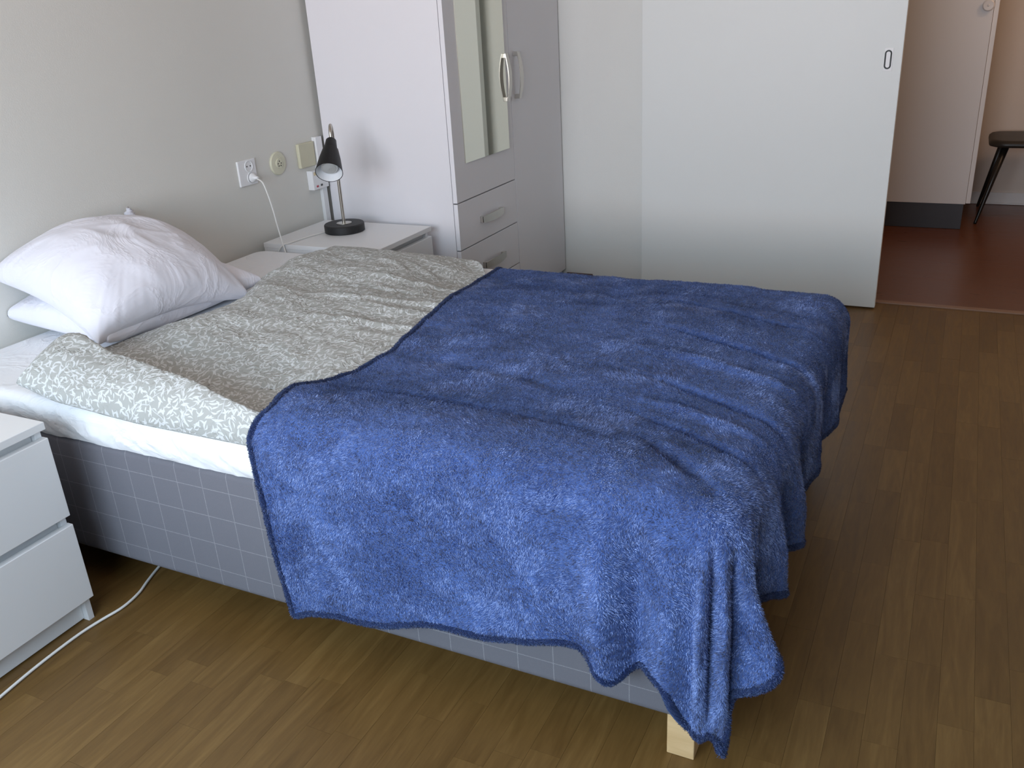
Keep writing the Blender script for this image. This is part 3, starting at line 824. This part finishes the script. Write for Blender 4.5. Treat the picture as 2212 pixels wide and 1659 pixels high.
# tuft relief along the surface normal
du = np.gradient(P, axis=0); dv = np.gradient(P, axis=1)
N = np.cross(dv, du); N /= np.linalg.norm(N, axis=-1, keepdims=True)+1e-9
if N[nu//3, nv//3, 2] < 0: N = -N
P = P+N*tuft[..., None]
me = grid_mesh(P, uv=np.stack([Xf, Yf], -1), name='blanket')
blanket = link('fleece_blanket', me, 'fleece', None, True, loc=(1.7, 1.8, 0.1))
tag(blanket, 'soft blue fleece blanket draped over the foot half of the bed', 'blanket')
if me.polygons[len(me.polygons)//3].normal.z < 0: me.flip_normals()
sol = blanket.modifiers.new('thickness', 'SOLIDIFY'); sol.thickness = 0.007; sol.offset = -1
# the pile: short flat fibres leaning in wandering brushed directions
rs = np.random.RandomState(5)
NF = 560000
fi = rs.rand(NF)*(nu-1); fj = rs.rand(NF)*(nv-1)
i0 = fi.astype(int); j0 = fj.astype(int); a_ = (fi-i0)[:, None]; b_ = (fj-j0)[:, None]
def samp(G): return (G[i0, j0]*(1-a_)+G[i0+1, j0]*a_)*(1-b_)+(G[i0, j0+1]*(1-a_)+G[i0+1, j0+1]*a_)*b_
pb = samp(P); nb_ = samp(N); nb_ /= np.linalg.norm(nb_, axis=1, keepdims=True)
tu = samp(du); tu -= nb_*(tu*nb_).sum(1, keepdims=True); tu /= np.linalg.norm(tu, axis=1, keepdims=True)+1e-9
tv = np.cross(nb_, tu)
field = 2.2*nfield(Xf, Yf, 5.5, 5.5, 21.0)+1.3*nfield(Xf, Yf, 14, 14, 25.0)+0.8*nfield(Xf, Yf, 45, 45, 28.0)
ang = samp(field[..., None])[:, 0]*1.5-1.2+rs.randn(NF)*0.30
lean = np.radians(34+rs.randn(NF)*13+14*samp(nfield(Xf, Yf, 30, 30, 33.0)[..., None])[:, 0])
t_ = tu*np.cos(ang)[:, None]+tv*np.sin(ang)[:, None]
dr_ = t_*np.cos(lean)[:, None]+nb_*np.sin(lean)[:, None]
wv = np.cross(nb_, t_)
tw = rs.randn(NF)*0.45
wv = wv*np.cos(tw)[:, None]+np.cross(dr_, wv)*np.sin(tw)[:, None]
ln_ = (0.0048+0.0028*rs.rand(NF))[:, None]; hw = (0.0007+0.0005*rs.rand(NF))[:, None]
bs = pb-nb_*0.001
V3 = np.stack([bs-wv*hw, bs+wv*hw, bs+dr_*ln_], 1).reshape(-1, 3)-np.array((1.7, 1.8, 0.1))
pm = bpy.data.meshes.new('pile')
pm.vertices.add(NF*3); pm.vertices.foreach_set('co', V3.astype(np.float32).ravel())
pm.loops.add(NF*3); pm.loops.foreach_set('vertex_index', np.arange(NF*3, dtype=np.int32))
pm.polygons.add(NF); pm.polygons.foreach_set('loop_start', np.arange(0, NF*3, 3, dtype=np.int32))
pm.update(calc_edges=True)
puv = pm.uv_layers.new(name='UVMap')
fu = samp(np.stack([Xf, Yf], -1))
puv.data.foreach_set('uv', np.repeat(fu, 3, 0).astype(np.float32).ravel())
pm.materials.append(M['pile'])
po = bpy.data.objects.new('pile', pm); po.parent = blanket; po['kind'] = 'stuff'
COL.objects.link(po)
def hem_path(rows):
    return [Vector(p) for p in rows]
edge = np.concatenate([P[:, 0], P[-1, 1:], P[::-1, -1][1:], P[0, ::-1][1:-1]])
enrm = np.concatenate([N[:, 0], N[-1, 1:], N[::-1, -1][1:], N[0, ::-1][1:-1]])
cen = P.reshape(-1, 3).mean(0)
path = [Vector(p)-Vector(n_)*0.004 for p, n_ in zip(edge[::2], enrm[::2])]
radii = [0.0085+0.0018*noise.noise((k*0.31, 0, 3)) for k in range(len(path))]
bm = bmesh.new(); add_tube(bm, path, radii, 10, True)
hm = link('hem', bm_mesh(bm), 'fleece_hem', blanket, True)
hm['label'] = 'darker navy rolled hem'
NH = 60000
pa = np.array([tuple(p) for p in path]); K = len(pa)
tg = np.roll(pa, -1, 0)-np.roll(pa, 1, 0); tg /= np.linalg.norm(tg, axis=1, keepdims=True)+1e-9
kf = rs.rand(NH)*K; k0 = kf.astype(int) % K; kt = (kf-np.floor(kf))[:, None]
pc = pa[k0]*(1-kt)+pa[(k0+1) % K]*kt; tt = tg[k0]
e1 = np.cross(tt, np.array((0.31, 0.52, 0.79))); e1 /= np.linalg.norm(e1, axis=1, keepdims=True); e2 = np.cross(tt, e1)
an = rs.rand(NH)*2*PI
rd = e1*np.cos(an)[:, None]+e2*np.sin(an)[:, None]; sd = -e1*np.sin(an)[:, None]+e2*np.cos(an)[:, None]
la = rs.rand(NH)*2*PI
dd_ = rd*0.62+(tt*np.cos(la)[:, None]+sd*np.sin(la)[:, None])*0.8
wv = np.cross(dd_, rd); wv /= np.linalg.norm(wv, axis=1, keepdims=True)+1e-9
bs = pc+rd*0.0078; hw = (0.0006+0.0004*rs.rand(NH))[:, None]
V3 = np.stack([bs-wv*hw, bs+wv*hw, bs+dd_*(0.0035+0.0025*rs.rand(NH))[:, None]], 1).reshape(-1, 3)-np.array((1.7, 1.8, 0.1))
pm = bpy.data.meshes.new('hem_pile')
pm.vertices.add(NH*3); pm.vertices.foreach_set('co', V3.astype(np.float32).ravel())
pm.loops.add(NH*3); pm.loops.foreach_set('vertex_index', np.arange(NH*3, dtype=np.int32))
pm.polygons.add(NH); pm.polygons.foreach_set('loop_start', np.arange(0, NH*3, 3, dtype=np.int32))
pm.update(calc_edges=True)
pm.materials.append(M['hempile'])
po = bpy.data.objects.new('hem_pile', pm); po.parent = hm; po['kind'] = 'stuff'
COL.objects.link(po)
l = hm.data.uv_layers.new(name='UVMap')
for lp in hm.data.loops:
    co = hm.data.vertices[lp.vertex_index].co
    l.data[lp.index].uv = (co.x+co.z*0.7, co.y+co.z*0.7)

# ================================================================== LAMP
LX, LY, LZ = 0.245, 2.893, 0.548
lamp = empty('table_lamp', (LX, LY, LZ), 'black gooseneck table lamp with steel stem on the far nightstand', 'lamp')
lathe('base', (LX, LY, LZ), (0, 0, 1), [(0.078, 0), (0.081, 0.002), (0.081, 0.029), (0.078, 0.033), (0.001, 0.033)], 'black_base', lamp, 56)
lathe('stem_collar', (LX, LY, LZ+0.033), (0, 0, 1), [(0.031, 0), (0.031, 0.0015), (0.027, 0.002), (0.001, 0.002)], 'nickel', lamp, 40)
AX = Vector((0.36, -0.70, -0.62)).normalized()
T0 = Vector((LX+0.032, LY-0.055, 0.918))
pth = [(LX, LY, LZ+0.03), (LX, LY, 0.70), (LX, LY, 0.86), (LX, LY, 0.925), (LX+0.006, LY-0.010, 0.957), (LX+0.018, LY-0.030, 0.968), (LX+0.028, LY-0.048, 0.950), T0, T0+AX*0.03]
tube('stem', spline(pth, 10), 0.0068, 'nickel', lamp, 14)
SL = 0.165
sh = lathe('lamp_shade', T0, AX, [(0.001, 0.0), (0.016, 0.001), (0.020, 0.006), (0.026, 0.052), (0.030, 0.054), (0.0405, 0.100), (0.0515, SL), (0.0495, SL), (0.0385, 0.100), (0.028, 0.060)], 'black', lamp, 56, cap=False)
lathe('lining', T0, AX, [(0.0492, SL-0.0006), (0.0380, 0.100), (0.0275, 0.062), (0.001, 0.060)], 'shade_in', sh, 48, cap=False)
lb = lathe('light_bulb', T0, AX, [(0.012, 0.062), (0.014, 0.090), (0.028, 0.126), (0.0315, 0.140), (0.0305, 0.144)], 'bulbring', lamp, 40, cap=False)
lathe('bulb_face', T0, AX, [(0.0305, 0.1435), (0.0255, 0.1428), (0.0240, 0.1450), (0.014, 0.1480), (0.001, 0.1490)], 'bulb', lb, 36, cap=False)
# cord: wall plug -> behind the mattress -> over the nightstand edge -> lamp foot
lc = spline([(0.030, 2.661, 0.798), (0.045, 2.660, 0.793), (0.069, 2.655, 0.780), (0.090, 2.650, 0.731), (0.106, 2.645, 0.679), (0.120, 2.640, 0.618), (0.137, 2.636, 0.547), (0.149, 2.632, 0.501), (0.150, 2.630, 0.462),
             (0.120, 2.630, 0.440), (0.094, 2.632, 0.470), (0.096, 2.636, 0.500), (0.116, 2.637, 0.530), (0.138, 2.639, 0.550), (0.150, 2.657, 0.5515), (0.158, 2.748, 0.5515), (0.176, 2.830, 0.5515), (0.192, 2.866, 0.553)], 10)
tube('power_cord', lc, 0.0029, 'cord', lamp, 10)
pl = lathe('plug', (0.012, 2.662, 0.799), (1, 0.02, 0.0), [(0.017, 0), (0.018, 0.003), (0.0175, 0.008), (0.012, 0.014), (0.0065, 0.020), (0.005, 0.030), (0.001, 0.031)], 'plastic', lamp, 28)

# ================================================================== WALL FITTINGS
so = empty('wall_socket', (0, 2.648, 0.82), 'square white double wall socket with a plug in it', 'socket')
box('plate', 0.0, 0.009, 2.600, 2.698, 0.772, 0.868, 'plastic', so, bev=0.003, seg=3)
for cy, cz in ((2.657, 0.843), (2.662, 0.799)):
    w_ = lathe('socket_well', (0.0085, cy, cz), (1, 0, 0), [(0.022, 0), (0.022, 0.003), (0.0195, 0.0035), (0.0190, 0.001), (0.001, 0.0008)], 'plastic', so, 36)
    if cz > 0.82:
        for s_ in (-1, 1):
            lathe('contact', (0.0090, cy+s_*0.0095, cz), (1, 0, 0), [(0.0028, 0), (0.0028, 0.001), (0.001, 0.0011)], 'hole', w_, 12)
rj = empty('phone_jack', (0, 2.832, 0.824), 'round cream wall jack between the socket and the square plate', 'wall jack')
lathe('disc', (0, 2.832, 0.824), (1, 0, 0), [(0.045, 0), (0.046, 0.004), (0.043, 0.008), (0.020, 0.010), (0.019, 0.013), (0.001, 0.013)], 'ivory', rj, 48)
for dy, dz_ in ((0, 0.009), (-0.009, 0.0), (0.009, 0.0), (-0.006, -0.009), (0.006, -0.009)):
    lathe('contact', (0.0126, 2.832+dy, 0.824+dz_), (1, 0, 0), [(0.0026, 0), (0.0026, 0.0012), (0.0005, 0.0013)], 'hole', rj, 10)
bp_ = empty('blank_plate', (0, 3.01, 0.825), 'square cream blank cover plate on the wall near the wardrobe', 'cover plate')
box('cover', 0.0, 0.016, 2.958, 3.058, 0.780, 0.878, 'ivory_dark', bp_, bev=0.003)
for zz in (0.803, 0.862): lathe('screw', (0.0158, 2.985, zz), (1, 0, 0), [(0.0018, 0), (0.0016, 0.0006), (0.0004, 0.0007)], 'ivory', bp_, 10)
bx_ = empty('junction_box', (0, 3.05, 0.715), 'small white wall box with a red and a dark clip below the cream plate', 'junction box')
box('housing', 0.0, 0.030, 3.004, 3.106, 0.682, 0.762, 'plastic', bx_, bev=0.002)
box('sticker', 0.0300, 0.0304, 3.012, 3.046, 0.742, 0.756, 'tape', bx_, bev=0)
box('clip', 0.0300, 0.0318, 3.022, 3.034, 0.6915, 0.6995, 'red', bx_, bev=0.0006)['label'] = 'red clip'
box('clip', 0.0300, 0.0318, 3.050, 3.062, 0.6930, 0.7010, 'darkclip', bx_, bev=0.0006)['label'] = 'dark grey clip'
tr = empty('cable_trunking', (0, 3.085, 0.5), 'white vertical cable trunking on the wall beside the wardrobe', 'trunking')
box('upper_channel', 0.0, 0.022, 3.066, 3.108, 0.7625, 0.892, 'plastic', tr, bev=0.002)
box('lower_channel', 0.0, 0.016, 3.076, 3.108, 0.02, 0.6815, 'plastic', tr, bev=0.002)

# ================================================================== FLOOR CABLE
cb = tube('floor_cable', spline([(0.60, 1.55, 0.005), (0.615, 1.44, 0.005), (0.636, 1.366, 0.005), (0.656, 1.311, 0.005), (0.676, 1.261, 0.005), (0.684, 1.202, 0.005), (0.674, 1.140, 0.005), (0.668, 1.075, 0.005), (0.672, 0.964, 0.005), (0.684, 0.859, 0.005), (0.70, 0.76, 0.005), (0.72, 0.6, 0.005)], 10), 0.0036, 'cord', None, 10, loc=(0.66, 1.2, 0.0015))
tag(cb, 'thin white cable running across the floor from under the bed', 'cable')

# ================================================================== HALL CLOSET AND STOOL
CY = 5.747
cl = empty('hall_closet', (2.0, 6.05, 0), 'white closet with a dark plinth standing in the hall', 'closet')
box('plinth', 1.20, 2.512, CY+0.004, CY+0.55, 0.0, 0.147, 'plinth', cl, bev=0.001)
bm = bmesh.new()
add_box(bm, 1.20, 2.518, CY+0.022, CY+0.58, 0.1475, 2.2, 0.001)
link('carcass', bm_mesh(bm), 'white', cl)
dd = box('door', 1.86, 2.520, CY, CY+0.020, 0.1475, 2.2, 'white', cl, bev=0.0015)
box('door', 1.20, 1.857, CY, CY+0.020, 0.1475, 2.2, 'white', cl, bev=0.0015)
box('edge_strip', 2.5215, 2.545, CY+0.014, CY+0.575, 0.150, 2.2, 'white', cl, bev=0.001)
lathe('knob', (2.492, CY, 1.213), (0, -1, 0), [(0.010, 0), (0.010, 0.006), (0.030, 0.010), (0.030, 0.016), (0.024, 0.020), (0.006, 0.019), (0.004, 0.021), (0.0005, 0.0215)], 'white', dd, 36)

st = empty('stool', (2.86, 6.13, 0), 'black stool with rounded seat and splayed legs standing in the hall', 'stool')
def rounded_seat(x0, x1, y0, y1, z0, z1, r):
    bm = bmesh.new(); n = 10; out = []
    for (cx, cy, a0) in ((x1-r, y0+r, -PI/2), (x1-r, y1-r, 0), (x0+r, y1-r, PI/2), (x0+r, y0+r, PI)):
        for k in range(n+1):
            a = a0+PI/2*k/n; out.append((cx, cy, math.cos(a), math.sin(a)))
    rings = []
    for off, z in ((-0.020, z0), (-0.004, z0+0.004), (0.0, z0+0.014), (-0.002, z1-0.012), (-0.014, z1-0.002), (-0.04, z1)):
        rings.append([bm.verts.new((cx+(r+off)*c, cy+(r+off)*s, z)) for cx, cy, c, s in out])
    for a, b2 in zip(rings, rings[1:]):
        for k in range(len(out)): bm.faces.new((a[k], a[(k+1) % len(out)], b2[(k+1) % len(out)], b2[k]))
    bm.faces.new(rings[0]); bm.faces.new(rings[-1])
    return bm
link('seat', bm_mesh(rounded_seat(2.60, 3.06, 5.93, 6.38, 0.438, 0.478, 0.10)), 'stool_seat', st, True)
for (tx, ty), (fx, fy) in (((2.690, 5.985), (2.588, 5.905)), ((2.970, 5.985), (3.072, 5.905)), ((2.690, 6.32), (2.600, 6.41)), ((2.970, 6.32), (3.060, 6.41))):
    tpt, fpt = Vector((tx, ty, 0.441)), Vector((fx, fy, 0.0))
    tube('leg', [fpt, fpt.lerp(tpt, 0.02), fpt.lerp(tpt, 0.5), tpt], [0.0085, 0.009, 0.0145, 0.020], 'stool_leg', st, 14)
